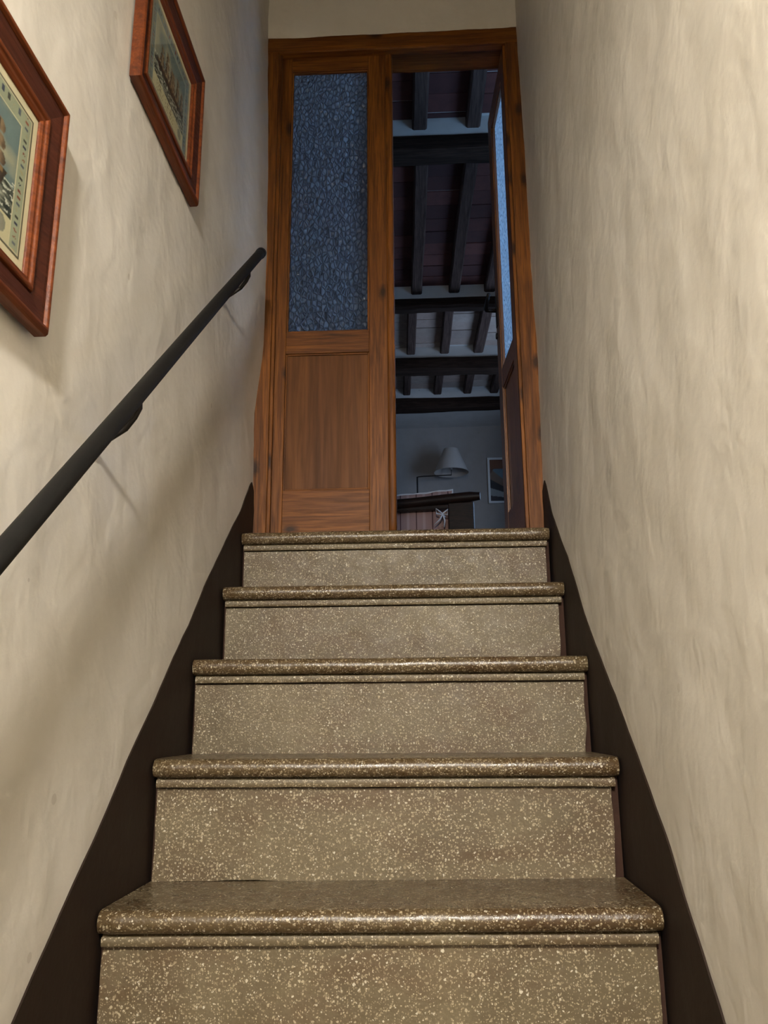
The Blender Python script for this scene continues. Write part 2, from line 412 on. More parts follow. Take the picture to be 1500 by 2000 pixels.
# brown painted skirting that climbs with the steps
SK_L = [(0.0, -1.40), (1.204, -0.38), (1.446, -0.184), (1.785, 0.112), (2.11, 0.379), (2.421, 0.622), (2.545, 0.745), (2.57, 0.76), (2.60, 0.735)]
SK_R = [(0.0, -1.41), (1.234, -0.381), (1.447, -0.169), (1.718, 0.039), (1.931, 0.203), (2.18, 0.42), (2.42, 0.60), (2.52, 0.715), (2.555, 0.742), (2.60, 0.715)]
def skirt(name, fn, pts, sgn, label):
    mb = MB(); ny, nz = 150, 14; ya, yb = 0.25, 2.598
    def P(u, v, off):
        y = ya + (yb - ya) * u; zt = interp(y, pts) + 0.004 * fbm(y * 7, 0.7, sgn * 3.0, 3)
        z = max(FLOOR_Z + 0.001, zt - 0.46) + (zt - max(FLOOR_Z + 0.001, zt - 0.46)) * v
        return (fn(y, z) - sgn * off, y, z)
    mb.grid(ny, nz, lambda u, v: P(u, v, 0.0032)); mb.grid(ny, nz, lambda u, v: P(u, v, -0.004))
    n1 = (ny + 1) * (nz + 1); top = [nz * (ny + 1) + i for i in range(ny + 1)]
    for i in range(ny):
        mb.f.append((top[i], top[i + 1], n1 + top[i + 1], n1 + top[i])); mb.m.append(0)
    return tag(mb.build(name, MAT['skirt'], smooth=True, sharp=50), label, 'skirting', kind='structure')
skirt('trim_1', wall_l, SK_L, -1, 'dark brown painted skirting climbing the wall under the handrail')
skirt('trim_2', wall_r, SK_R, 1, 'dark brown painted skirting climbing the bare wall')

# ------------------------------------------------------------------ staircase
stair = tag(empty('staircase', ((X0 + X1) / 2, 1.2, FLOOR_Z)), 'worn speckled terrazzo staircase with rounded step edges', 'staircase')
R_N = 0.0185
def step(y, z, ynext, zprev, i, last=False):
    sx0, sx1 = X0 + 0.001, X1 - 0.001; n = 44
    tilt = 0.009 if i == 1 else 0.0
    def sh(x): return tilt * (x - (X0 + X1) / 2) / W
    prof = [((ynext - y) + 0.05 if not last else 0.20, 0.0), (0.06, 0.0), (R_N * 1.15, 0.0)]
    for k in range(1, 10):
        a = pi / 2 + pi * k / 9 * 1.0
        prof.append((R_N + R_N * cos(a), -R_N + R_N * sin(a)))
    prof += [(0.05, -2 * R_N), ((ynext - y) + 0.05 if not last else 0.20, -2 * R_N)]
    rings = []
    for k in range(n + 1):
        u = k / n; x = sx0 + (sx1 - sx0) * u
        e = min(x - sx0, sx1 - x); pull = 0.006 * max(0, 1 - e / 0.012) ** 2 * 1.0
        ring = []
        for (py, pz) in prof:
            front = 1 - sstep(0.02, 0.06, py)
            jy = (pull + 0.0011 * fbm(x * 16, i * 3.3, pz * 30) - 0.0) * front
            jz = -0.0012 * max(0, fbm(x * 2.5, i * 7.7, 0.5) + 0.2) * front * (1 if pz > -R_N else 0)
            ring.append((x, y + py + jy, z + pz + jz + sh(x)))
        rings.append(ring)
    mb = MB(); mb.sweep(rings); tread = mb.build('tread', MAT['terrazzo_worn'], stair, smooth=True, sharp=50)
    # fillet strip under the nosing
    z1, z2 = z - 2 * R_N - 0.0005, z - 2 * R_N - 0.0185; f = 0.014
    prof = [(0.06, z1), (f + 0.010, z1), (f + 0.006, z1 - 0.003), (f + 0.001, z1 - 0.0035), (f, z1 - 0.006), (f, z2 + 0.003), (f + 0.002, z2), (0.06, z2)]
    rings = []
    xa, xb = X0 + 0.007, X1 - 0.009
    for k in range(25):
        x = xa + (xb - xa) * k / 24
        rings.append([(x, y + a + 0.0006 * fbm(x * 20, i, b * 10), b + sh(x) + 0.0006 * fbm(x * 13, i + 4, 0)) for a, b in prof])
    mb = MB(); mb.sweep(rings); mb.build('fillet_moulding', MAT['terrazzo'], tread, smooth=True, sharp=35)
    # riser slab
    ra, rb = X0 + 0.005 + 0.003 * random.random(), X1 - 0.010 - 0.007 * random.random()
    zb = zprev - 0.004; zt = z - 2 * R_N - 0.021
    mb = MB()
    def rf(u, v):
        zz = zb + (zt - zb) * v
        xl = ra + 0.002 * fbm(zz * 30, i * 2.2, 1); xr = rb + 0.0025 * fbm(zz * 26, i * 5.2, 2) - 0.004 * sstep(0.35, 0.0, v) 
        x = xl + (xr - xl) * u
        crk = 0.007 * max(0, fbm(x * 6, i * 9.1, 0.3) + 0.05) * max(0, 1 - 8 * v)
        return (x, y + 0.027 + 0.001 * fbm(x * 5, zz * 5, i), zz + sh(x) * v + crk)
    mb.grid(30, 8, rf); mb.grid(30, 8, lambda u, v: (rf(u, v)[0], y + 0.052, rf(u, v)[2]))
    for uu in (0, 1): mb.grid(1, 8, lambda u, v: (rf(uu, v)[0], rf(uu, v)[1] if u < .5 else y + 0.052, rf(uu, v)[2]))
    for vv in (0, 1): mb.grid(30, 1, lambda u, v: (rf(u, vv)[0], rf(u, vv)[1] if v < .5 else y + 0.052, rf(u, vv)[2]))
    mb.build('riser', MAT['terrazzo'], stair, smooth=True, sharp=40, weld=True)
    # rough mortar body behind the slabs, showing at the worn side joints
    mb = MB(); mb.box(X0 + 0.001, X1 - 0.001, y + 0.036, (ynext + 0.05 if not last else y + 0.20), zprev - 0.03, z - 2 * R_N - 0.001)
    mb.build('step_core', MAT['mortar'], stair)
allst = LOWER[::-1] + NOSE
for k, (y, z) in enumerate(allst):
    yn = allst[k + 1][0] if k + 1 < len(allst) else 0
    zp = allst[k - 1][1] if k else FLOOR_Z
    step(y, z, yn, zp, k - 4, k == len(allst) - 1)

# ------------------------------------------------------------------ door frame and leaves
frame = tag(empty('trim_3', ((X0 + X1) / 2, YD, LAND)), 'brown pine door frame set between the stairwell walls', 'door frame', kind='structure')
def jamb(s):
    mb = MB(); xo = X0 - 0.03 if s < 0 else X1 + 0.03; xi = -0.5115 if s < 0 else 0.336; xi2 = -0.500 if s < 0 else 0.325
    n = 40
    def ringz(z):
        wv = 0.0012 * fbm(z * 3, s * 4.0, 0.2)
        pr = [(xo, YD), (xi, YD), (xi - s * 0.001, YD + 0.003), (xi - s * 0.001, YD + 0.034), (xo, YD + 0.034)]
        return [(x + (wv if k in (1, 2, 3) else 0), y, z) for k, (x, y) in enumerate(pr)]
    mb.sweep([ringz(LAND + (2.4495 - LAND) * k / n) for k in range(n + 1)])
    mb.build('jamb', MAT['wood_v'], frame, smooth=True, sharp=30)
    mb = MB(); mb.box(min(xi, xi2), max(xi, xi2), YD + 0.012, YD + 0.033, LAND, 2.4485); mb.build('stop_bead', MAT['wood_v'], frame, bevel=0.002)
jamb(-1); jamb(1)
mb = MB()
rings = []
for k in range(41):
    x = X0 - 0.03 + (W + 0.06) * k / 40
    dz = 0.0015 * fbm(x * 5, 2.2, 0.1)
    rings.append([(x, YD, ZT + 0.004), (x, YD, 2.452 + dz), (x, YD + 0.005, 2.449 + dz), (x, YD + 0.034, 2.449 + dz), (x, YD + 0.034, ZT + 0.004)])
mb.sweep(rings); mb.build('head', MAT['wood_h'], frame, smooth=True, sharp=30)
mb = MB(); mb.box(0.338, X1 + 0.034, YD + 0.034, 2.76, LAND, ZT - 0.02); mb.build('lining', MAT['wood_v'], frame)
mb = MB(); mb.box(X0 - 0.034, -0.548, YD + 0.034, 2.76, LAND, ZT - 0.02); mb.build('lining', MAT['wood_v'], frame)
mb = MB(); mb.box(-0.548, 0.338, YD + 0.036, 2.77, 2.487, ZT); mb.build('lining', MAT['wood_h'], frame)

# leaf in local coordinates: x 0 (hinge) .. LWID, y 0 (stair face) .. TH, z 0 .. LH (bottom at landing + 6 mm)
TH, LH = 0.036, 1.915
LZ0 = LAND + 0.006
def make_leaf(root, xf, LWID, hinge, astragal, gx0, gx1):
    """gx0/gx1: glass opening measured from the hinge edge"""
    WV, WH, WP = (MAT['wood_v'], MAT['wood_h'], MAT['wood_panel']) if hinge == 'L' else (MAT['wood_v_gloss'], MAT['wood_h_gloss'], MAT['wood_v_gloss'])
    def B(fn, name, mat, par=root, smooth=False, bev=0.0018):
        mb = MB(); fn(mb); mb.v = [(x, y, z + LZ0) for x, y, z in mb.v]
        return mb.build(name, mat, par, smooth=smooth, bevel=bev, xf=xf)
    zt, gt, gb, mb_, pb = LH, 2.392 - LZ0, 1.316 - LZ0, 1.236 - LZ0, 0.747 - LZ0
    B(lambda m: m.box(0, gx0, 0, TH, 0, zt), 'stile', WV)
    B(lambda m: m.box(gx1, LWID, 0, TH, 0, zt), 'stile', WV)
    B(lambda m: m.box(gx0, gx1, 0.0008, TH - 0.001, gt, zt), 'rail', WH)
    B(lambda m: m.box(gx0, gx1, 0.0008, TH - 0.001, mb_, gb), 'rail', WH)
    B(lambda m: m.box(gx0, gx1, 0.0008, TH - 0.001, 0, pb), 'rail', WH)
    B(lambda m: m.box(gx0 - 0.002, gx1 + 0.002, 0.011, 0.026, pb - 0.002, mb_ + 0.002), 'panel', WP)
    def pane(m):                                             # relief on the stair face only, the back is smooth
        m.box(gx0 - 0.001, gx1 + 0.001, 0.016, 0.021, gb - 0.001, gt + 0.001, 1); m.m[2] = 0
    B(pane, 'pane', [MAT['glass'], MAT['clear']], bev=0)
    # glazing beads and panel moulding, each strip its own piece
    bw = 0.006
    for (a, b, c, d) in ((gx0, gx0 + bw, gb, gt), (gx1 - bw, gx1, gb, gt), (gx0 + bw, gx1 - bw, gb, gb + bw), (gx0 + bw, gx1 - bw, gt - bw, gt)):
        B(lambda m: m.box(a, b, 0.004, 0.0155, c, d), 'glazing_bead', WV if d - c > 0.1 else WH)
    for (a, b, c, d) in ((gx0, gx0 + bw, pb, mb_), (gx1 - bw, gx1, pb, mb_), (gx0 + bw, gx1 - bw, pb, pb + bw), (gx0 + bw, gx1 - bw, mb_ - bw, mb_)):
        B(lambda m: m.box(a, b, 0.005, 0.0105, c, d), 'panel_moulding', WV if d - c > 0.1 else WH)
    if astragal:
        def ast(m):
            n = 10; rings = []
            for k in range(25):
                z = zt * k / 24
                rings.append([(LWID - 0.026 + 0.026 * i / n, -0.0065 * sin(pi * i / n) ** 0.6 - 0.0004, z) for i in range(n + 1)] + [(LWID, 0.002, z), (LWID - 0.026, 0.002, z)])
            m.sweep(rings)
        B(ast, 'astragal', WV, smooth=True, bev=0)
        B(lambda m: m.box(LWID - 0.0300, LWID - 0.0275, -0.0008, 0.002, 0, zt), 'bead', MAT['wood_panel'], bev=0)
    return B
YL = YD + 0.0345
d1 = tag(empty('door_1', (-0.31, YL + 0.02, LZ0)), 'closed brown pine door leaf with a tall obscured glass pane', 'door', kind='structure')
LX = -0.546
make_leaf(d1, Matrix.Translation((LX, YL, 0)), -0.088 - LX, 'L', True, -0.465 - LX, -0.1765 - LX)
d2 = tag(empty('door_2', (0.335, YL + 0.25, LZ0)), 'open pine door leaf swung into the upper room, its glass glowing blue', 'door', kind='structure')
ang = radians(86.5)
# hinge on the right jamb: local x runs from the hinge to the free edge, local y 0 is the stair face
ux = Vector((-cos(ang), sin(ang), 0)); uy = Vector((sin(ang), cos(ang), 0))
X2 = Matrix(((ux.x, uy.x, 0, 0.330), (ux.y, uy.y, 0, YL + 0.004), (0, 0, 1, 0), (0, 0, 0, 1)))
B2 = make_leaf(d2, X2, 0.43, 'R', False, 0.088, 0.352)
# lever handle and keyhole plate on the free stile
hz = 1.585 - LZ0
def hnd(m):
    m.box(0.385, 0.415, -0.004, 0, hz - 0.07, hz + 0.06)
hp = B2(hnd, 'handle_plate', MAT['dark_metal'])
def lev(m):
    m.tube([(0.40, -0.002, hz), (0.40, -0.03, hz), (0.398, -0.042, hz + 0.001), (0.385, -0.046, hz + 0.003), (0.34, -0.047, hz + 0.008), (0.30, -0.046, hz + 0.018)], [0.008, 0.0075, 0.0085, 0.009, 0.008, 0.0065], 12)
o = B2(lev, 'lever', MAT['dark_metal'], smooth=True, bev=0)
def key(m):
    m.tube([(0.40, -0.003, hz - 0.11), (0.40, -0.008, hz - 0.11)], [0.014, 0.012], 14)
B2(key, 'key_plate', MAT['dark_metal'], smooth=True, bev=0)
for zz in (0.25, 1.65):
    B2(lambda m: m.tube([(-0.004, 0.004, zz), (-0.004, 0.004, zz + 0.10)], 0.006, 12), 'hinge', MAT['dark_metal'], smooth=True, bev=0)

# ------------------------------------------------------------------ handrail
rail = tag(empty('handrail', (X0 + 0.05, 1.0, -0.6)), 'black metal pipe handrail fixed to the plaster wall', 'handrail')
RXc = X0 + 0.068
ra, rb = Vector((RXc, -0.55, 0.196 - 0.896 * 1.462)), Vector((RXc, 2.262, 1.400))
mb = MB(); pts = []; rads = []
for k in range(41):
    t = k / 40; q = ra.lerp(rb, t); q.z += 0.002 * sin(t * 9); pts.append(q); rads.append(0.0143)
dr = (rb - ra).normalized()
for k in range(1, 7):
    a = k / 6 * pi / 2; pts.append(rb + dr * 0.0143 * sin(a)); rads.append(0.0143 * max(cos(a), 0.02))
mb.tube(pts, rads, 20); mb.build('rail', MAT['metal'], rail, smooth=True, sharp=60)
mb = MB(); mb.tube([rb - dr * 0.03, rb - dr * 0.027, rb - dr * 0.003, rb], [0.0144, 0.0158, 0.0158, 0.0144], 20); mb.build('end_collar', MAT['metal'], rail, smooth=True, sharp=50)
for yy in (2.10, 1.312, 0.55):
    q = ra.lerp(rb, (yy - ra.y) / (rb.y - ra.y)); xw = wall_l(yy, q.z - 0.098)
    mb = MB(); mb.tube([q + Vector((0, 0, -0.008)), q + Vector((0, 0.004, -0.026)), q + Vector((-0.008, 0.005, -0.042)), q + Vector((-0.022, 0.005, -0.062)), Vector((xw, yy + 0.005, q.z - 0.098))], 0.0055, 12)
    br = mb.build('bracket', MAT['dark_metal'], rail, smooth=True)
    mb = MB(); mb.tube([(xw - 0.004, yy + 0.005, q.z - 0.098), (xw + 0.003, yy + 0.005, q.z - 0.098), (xw + 0.006, yy + 0.005, q.z - 0.098)], [0.013, 0.013, 0.008], 16)
    mb.build('wall_plate', MAT['dark_metal'], br, smooth=True, sharp=40)

# ------------------------------------------------------------------ framed ship prints on the left wall
def h2(a, b): return noise.noise((a, b, 0.0))
def ship(u, v, var):
    """generic old sea print: u to the right, v up, both 0..1 over the printed sheet"""
    brd = srgb(150, 158, 132) if var == 0 else srgb(122, 140, 138); paper = srgb(196, 190, 156)
    bu, bv0, bv1 = 0.105, 0.19, 0.87
    edge = min(u, 1 - u, v, 1 - v)
    if edge < 0.012: return srgb(92, 90, 74)
    if edge < 0.022: return paper
    if u < bu or u > 1 - bu or v > bv1:                       # border of signal flags
        if u < bu or u > 1 - bu:
            t = v * 22; k = int(t); c = (u if u < bu else 1 - u); inn = 0.045 < c < 0.082 and 0.25 < t - k < 0.78
        else:
            t = u * 18; k = int(t) + 40; inn = bv1 + 0.042 < v < bv1 + 0.088 and 0.25 < t - int(t) < 0.75
        if inn:
            pal = [srgb(128, 62, 50), srgb(56, 66, 86), srgb(66, 70, 62), srgb(166, 152, 110), srgb(88, 98, 106), srgb(136, 84, 62)]
            cc = pal[(k * 7 + (3 if u > 0.5 else 0) + var) % 6]
            if (k * 5 + var) % 3 == 0 and h2(u * 90, v * 90) > 0.0: cc = brd
            if (k + var) % 4 == 2: return cc if abs(h2(u * 60, v * 60)) > 0.12 else brd
            return cc
        return brd
    if abs(u - bu) < 0.008 or abs(u - 1 + bu) < 0.008 or abs(v - bv1) < 0.008: return paper
    if v < bv0:                                               # caption strip with a seal
        if (u - 0.8) ** 2 + ((v - 0.11) * 0.8) ** 2 < 0.0022: return srgb(130, 132, 116)
        if 0.2 < u < 0.66 and int(v * 42) % 2 == 0 and h2(u * 70, v * 3) > 0.0 and 0.05 < v < 0.16: return srgb(120, 112, 88)
        return srgb(188, 184, 148)
    a = (u - bu) / (1 - 2 * bu); b = (v - bv0) / (bv1 - bv0)
    def mixc(p, q, t): t = max(0, min(1, t)); return tuple(p[i] + (q[i] - p[i]) * t for i in range(4))
    cl = fbm(a * 3 + var * 5, b * 3, 1.0)
    c = mixc(srgb(104, 124, 122), srgb(190, 180, 138), 0.5 + 0.7 * cl - 0.5 * a)
    if b < 0.30:
        wv = fbm(a * 9, b * 22, 7.0 + var); c = mixc(srgb(48, 58, 50), srgb(176, 180, 160), wv * 0.9 + 0.12)
    def hull(cx, cy, s, a_, b_):
        x = (a_ - cx) / s; y = (b_ - cy) / s
        if -0.12 < y < 0.10 and abs(x) < 0.42 + 0.35 * y: return srgb(54, 42, 30) if y < 0.03 or int(x * 18) % 2 else srgb(120, 96, 58)
        for mx, mh in ((-0.26, 0.62), (0.0, 0.78), (0.25, 0.6)):
            if abs(x - mx - 0.05 * y) < 0.012 and 0.05 < y < mh: return srgb(46, 36, 26)
            for k in range(3):
                y0 = 0.12 + k * mh * 0.29; y1 = y0 + mh * 0.25; hw = 0.115 - 0.025 * k
                if y0 < y < y1 and abs(x - mx - 0.03 * sin((y - y0) / (y1 - y0) * pi) - 0.03) < hw * (1 - 0.2 * (y - y0) / (y1 - y0)):
                    q = 0.5 + 0.5 * sin((x - mx) * 30) + 0.5 * h2(x * 22, y * 22)
                    return mixc(srgb(70, 54, 40), srgb(136, 116, 86), q)
        return None
    for cx, cy, s in ([(0.52, 0.30, 0.82), (0.12, 0.33, 0.35)] if var == 0 else [(0.36, 0.28, 0.62), (0.72, 0.30, 0.58)]):
        z = hull(cx, cy, s, a, b)
        if z: return z
    if b < 0.36 and h2(a * 20, b * 40) > 0.25: return srgb(188, 192, 176)
    return c

def framed_print(y0, y1, z0, z1, var, label):
    xb = X0 + 0.001; root = tag(empty('framed_print', (xb, (y0 + y1) / 2, z0)), label, 'picture', 'framed ship prints above the handrail')
    def loop(prof, name, mat):
        mb = MB(); rings = []
        cs = [(y0, z0, 1, 1), (y1, z0, -1, 1), (y1, z1, -1, -1), (y0, z1, 1, -1)]
        for (yy, zz, sy, sz) in cs + cs[:1]:
            rings.append([(xb + t, yy + sy * s_, zz + sz * s_) for s_, t in prof])
        mb.sweep(rings, True, False); return mb.build(name, mat, root, smooth=False, bevel=0.0012, weld=True)
    loop([(0, 0), (0, 0.017), (0.002, 0.021), (0.006, 0.0235), (0.010, 0.0225), (0.0125, 0.018), (0.0125, 0.0)], 'outer_moulding', MAT['cherry'])
    loop([(0.0125, 0), (0.0125, 0.0175), (0.020, 0.0175), (0.044, 0.0120), (0.0455, 0.0)], 'frame', MAT['mahogany'])
    loop([(0.0455, 0), (0.0455, 0.0150), (0.049, 0.0170), (0.053, 0.0160), (0.0555, 0.0125), (0.060, 0.0120), (0.064, 0.0085), (0.064, 0.0)], 'inner_moulding', MAT['cherry'])
    f = 0.0635
    mb = MB(); mb.box(xb + 0.002, xb + 0.0062, y0 + f, y1 - f, z0 + f, z1 - f); mb.build('mat_board', MAT['mat_board'], root)
    g = f + 0.013; ny, nz = 120, 110
    mb = MB(); mb.grid(ny, nz, lambda u, v: (xb + 0.0066, y0 + g + (y1 - y0 - 2 * g) * u, z0 + g + (z1 - z0 - 2 * g) * v))
    o = mb.build('print', MAT['paint'], root)
    ca = o.data.color_attributes.new('paint', 'FLOAT_COLOR', 'POINT'); k = 0
    vals = []
    for j in range(nz + 1):
        for i in range(ny + 1): vals += list(ship(i / ny, j / nz, var))
    ca.data.foreach_set('color', vals)
    mb = MB(); mb.box(xb + 0.0074, xb + 0.0082, y0 + f, y1 - f, z0 + f, z1 - f); mb.build('pane', MAT['clear'], root)
    return root
framed_print(0.635, 1.063, 0.535, 0.905, 0, 'wooden framed print of a ship bordered by signal flags, lower down the stairs')
framed_print(1.320, 1.742, 1.207, 1.565, 1, 'wooden framed print of ships on grey-green sea, nearest the door frame')

# ------------------------------------------------------------------ stairwell lamp
lamp = tag(empty('pendant_lamp', LAMP_POS), 'unseen pendant lamp over the lower stairs, with a dark dome added to dim the door top', 'lamp')
lx, ly, lz = LAMP_POS
mb = MB(); mb.lathe(lx, ly, [(0.10 * sin(pi * k / 16) + 1e-4, lz - 0.10 * cos(pi * k / 16)) for k in range(17)], 32)
mb.build('bulb', mat_emit('lamp_glow', (1.0, 0.945, 0.86, 1), LAMP_STRENGTH), lamp, smooth=True)
prof = [(0.36, lz + 0.02), (0.33, lz + 0.055), (0.21, lz + 0.095), (0.11, lz + 0.12), (0.03, lz + 0.14)]  # added dome, its rim shaped to cut lamp light towards the door top
mb = MB(); mb.lathe(lx, ly, prof + [(r - 0.004 if r > 0.01 else r, z - 0.003) for r, z in prof[::-1]] + prof[:1], 40); mb.build('shade', mat_plain('light_cutoff_dome', srgb(60, 62, 60), 0.5), lamp, smooth=True, sharp=60)
mb = MB(); mb.lathe(lx, ly, [(0.001, lz + 0.175), (0.022, lz + 0.17), (0.030, lz + 0.135), (0.025, lz + 0.07)], 20); mb.build('socket', MAT['brass'], lamp, smooth=True)
mb = MB(); mb.tube([(lx, ly, lz + 0.14), (lx, ly, CEIL_S)], 0.004, 8); mb.build('cord', MAT['dark_metal'], lamp)

# ------------------------------------------------------------------ upper room shell
mb = MB(); mb.box(RX0, RX1, YD + 0.03, RY1, LAND - 0.12, LAND)
tag(mb.build('floor_upper', MAT['floor_tile']), 'terracotta floor of the upper room', 'floor', kind='structure')
mb = MB(); mb.box(RX0, RX1, RY1, RY1 + 0.1, LAND - 0.1, TILE_Z + 0.1)
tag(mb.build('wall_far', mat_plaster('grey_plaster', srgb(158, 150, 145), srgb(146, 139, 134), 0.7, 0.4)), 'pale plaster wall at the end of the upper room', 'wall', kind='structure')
mb = MB(); mb.box(RX0 - 0.1, RX0, 2.64, RY1 + 0.1, LAND - 0.1, TILE_Z + 0.1)
tag(mb.build('wall_room_left', MAT['room_plaster']), 'pale plaster side wall of the upper room without window', 'wall', kind='structure')
mb = MB(); prev = 2.64; zlo, zhi = LAND - 0.1, TILE_Z + 0.1
for (wy0, wy1, wz0, wz1, pw) in WINDOWS:
    mb.box(RX1, RX1 + 0.2, prev, wy0, zlo, zhi); mb.box(RX1, RX1 + 0.2, wy0, wy1, zlo, wz0); mb.box(RX1, RX1 + 0.2, wy0, wy1, wz1, zhi); prev = wy1
mb.box(RX1, RX1 + 0.2, prev, RY1 + 0.1, zlo, zhi)
tag(mb.build('wall_room_right', MAT['room_plaster']), 'pale plaster side wall of the upper room with two windows', 'wall', kind='structure')
for k, (wy0, wy1, wz0, wz1, pw) in enumerate(WINDOWS):
    win = tag(empty('window_%d' % (k + 1), (RX1 + 0.1, (wy0 + wy1) / 2, wz0)), ('wooden two-light window beside the open door leaf', 'wooden two-light window beyond the settee')[k], 'window', kind='structure')
    a, b = RX1 + 0.08, RX1 + 0.12; ym = (wy0 + wy1) / 2
    mb = MB()
    for (p, q, r_, s_) in ((wy0, wy0 + 0.05, wz0, wz1), (wy1 - 0.05, wy1, wz0, wz1), (wy0 + 0.05, wy1 - 0.05, wz0, wz0 + 0.05), (wy0 + 0.05, wy1 - 0.05, wz1 - 0.05, wz1), (ym - 0.035, ym + 0.035, wz0 + 0.05, wz1 - 0.05)):
        mb.box(a, b, p, q, r_, s_)
    mb.build('window_frame', MAT['wood_v'], win)
    for p, q in ((wy0 + 0.05, ym - 0.035), (ym + 0.035, wy1 - 0.05)):
        mb = MB(); mb.box(a + 0.018, a + 0.022, p, q, wz0 + 0.05, wz1 - 0.05); mb.build('pane', MAT['clear'], win)

# ------------------------------------------------------------------ beamed ceiling of the upper room
ceil = tag(empty('ceiling', (0, 5.5, BEAM_TOP)), 'old beamed ceiling with joists and terracotta tiles over the upper room', 'ceiling', kind='structure')
BEAMS = [(4.02, 0.12, 0.14), (5.88, 0.09, 0.10), (6.98, 0.13, 0.14), (7.94, 0.115, 0.14)]     # front y, height, width
SKEW = -0.034                                                                                 # joists run slightly aslant to the stairs
mb = MB(); mb.box(RX0, RX1, 2.66, RY1, TILE_Z + 0.003, TILE_Z + 0.08); mb.build('mortar_bed', MAT['room_plaster'], ceil)
for bi, (y, h, wd) in enumerate(BEAMS):
    mb = MB(); rings = []; n = 60
    for k in range(n + 1):
        x = RX0 + (RX1 - RX0) * k / n; j = lambda s: 0.010 * fbm(x * 1.6, bi * 9.1 + s, 0.4) + 0.004 * fbm(x * 7, bi * 3 + s, 2)
        dy = -0.0 * x
        tl = 0.012 * x if bi == 3 else 0.0
        rings.append([(x, y + j(1) + 0.01, BEAM_TOP + j(9) * 0.5), (x, y + j(1), BEAM_TOP - 0.02), (x, y + j(2), BEAM_TOP - h + 0.018 + j(3) + tl), (x, y + 0.02 + j(2), BEAM_TOP - h + j(3) + tl),
                      (x, y + wd - 0.02 + j(4), BEAM_TOP - h + j(5) + tl), (x, y + wd + j(4), BEAM_TOP - h + 0.02 + j(5) + tl), (x, y + wd, BEAM_TOP)])
    mb.sweep(rings); mb.build('beam', MAT['beam'], ceil, smooth=True, sharp=35)
    mb = MB(); zt0 = BEAM_TOP - 0.004
    mb.grid(80, 5, lambda u, v: (RX0 + (RX1 - RX0) * u, y + 0.022 - 0.008 * v + 0.006 * fbm(u * 14, v * 1.5, bi), zt0 + (TILE_Z + 0.004 - zt0) * v))
    mb.box(RX0, RX1, y + 0.05, y + wd - 0.01, zt0, TILE_Z + 0.002)
    mb.build('plaster_infill', MAT['room_plaster'], ceil, smooth=True, sharp=40)
JX = [[0.037, 0.335], [0.005, 0.298, 0.572], [-0.075, 0.226, 0.533], [-0.142, 0.170, 0.468, 0.744], [-0.17, 0.14, 0.44, 0.74]]
JY = [3.51, 5.01, 6.57, 7.72, 8.3]
ends = [2.70] + [b[0] for b in BEAMS] + [RY1]
JOIST_B = TILE_Z - 0.072
bay_joists = []
for bi in range(4):
    xs = list(JX[bi]); sp = 0.298
    while xs[0] - sp > RX0 + 0.1: xs.insert(0, xs[0] - sp + random.uniform(-0.012, 0.012))
    while xs[-1] + sp < RX1 - 0.1: xs.append(xs[-1] + sp + random.uniform(-0.012, 0.012))
    bay_joists.append(xs)
    ya = ends[bi] + (BEAMS[bi - 1][2] - 0.03 if bi else 0.0); yb = ends[bi + 1] + 0.03
    for ji, x in enumerate(xs):
        mb = MB(); rings = []; hw = 0.041 * random.uniform(0.9, 1.1); n = 8
        for k in range(n + 1):
            yy = ya + (yb - ya) * k / n; xx = x + SKEW * (yy - JY[bi]) + 0.006 * fbm(yy * 1.3, ji * 4.4, bi * 2)
            zb = JOIST_B + 0.005 * fbm(yy * 2, ji * 2.1, bi * 5)
            rings.append([(xx - hw, yy, TILE_Z + 0.001), (xx - hw, yy, zb + 0.008), (xx - hw + 0.01, yy, zb), (xx + hw - 0.01, yy, zb), (xx + hw, yy, zb + 0.008), (xx + hw, yy, TILE_Z + 0.001)])
        mb.sweep(rings); mb.build('joist', MAT['joist'], ceil, smooth=True, sharp=35)
# terracotta tiles: one piece each where the doorway shows them, the rest of the field joined
tile_me = None; rest = MB(); rows = 0.15
for bi in range(4):
    xs = bay_joists[bi]; ya = ends[bi] + (BEAMS[bi - 1][2] if bi else 0.03); yb = ends[bi + 1] + 0.01
    ny = int((yb - ya) / rows) + 1
    for a_, b_ in zip([xs[0] - 0.298] + xs, xs + [xs[-1] + 0.298]):
        ph = random.uniform(0, rows)
        for r_ in range(-1, ny):
            y0 = ya + ph + r_ * rows; y1 = y0 + rows - random.uniform(0.004, 0.010)
            y0c, y1c = max(y0, ya), min(y1, yb)
            if y1c - y0c < 0.03: continue
            off = SKEW * ((y0 + y1) / 2 - JY[bi]); x0, x1 = a_ + off + 0.003, b_ + off - 0.003
            dz = random.uniform(-0.003, 0.003)
            if x1 < RX0 or x0 > RX1: continue
            x0, x1 = max(x0, RX0 + 0.002), min(x1, RX1 - 0.002)
            if -0.20 < (x0 + x1) / 2 < 1.0:
                m = MB(); m.box(x0, x1, y0c, y1c, TILE_Z - 0.004 + dz, TILE_Z + 0.026); m.build('tile', MAT['tile' if bi < 2 else 'tile_pale'], ceil)
            else: rest.box(x0, x1, y0c, y1c, TILE_Z - 0.004 + dz, TILE_Z + 0.026, 0 if bi < 2 else 1)
o = rest.build('tile_field', [MAT['tile'], MAT['tile_pale']], ceil); o['kind'] = 'stuff'
# plastered soffit between the last beam and the far wall
mb = MB(); mb.grid(60, 4, lambda u, v: (RX0 + (RX1 - RX0) * u, 8.06 + 0.5 * v, 3.095 + 0.012 * (RX0 + (RX1 - RX0) * u) * 0.5 + 0.004 * fbm(u * 20, v * 2, 1))); mb.box(RX0, RX1, 8.10, 8.548, 3.13, TILE_Z)
mb.build('soffit', MAT['room_plaster'], ceil, smooth=True, sharp=40)

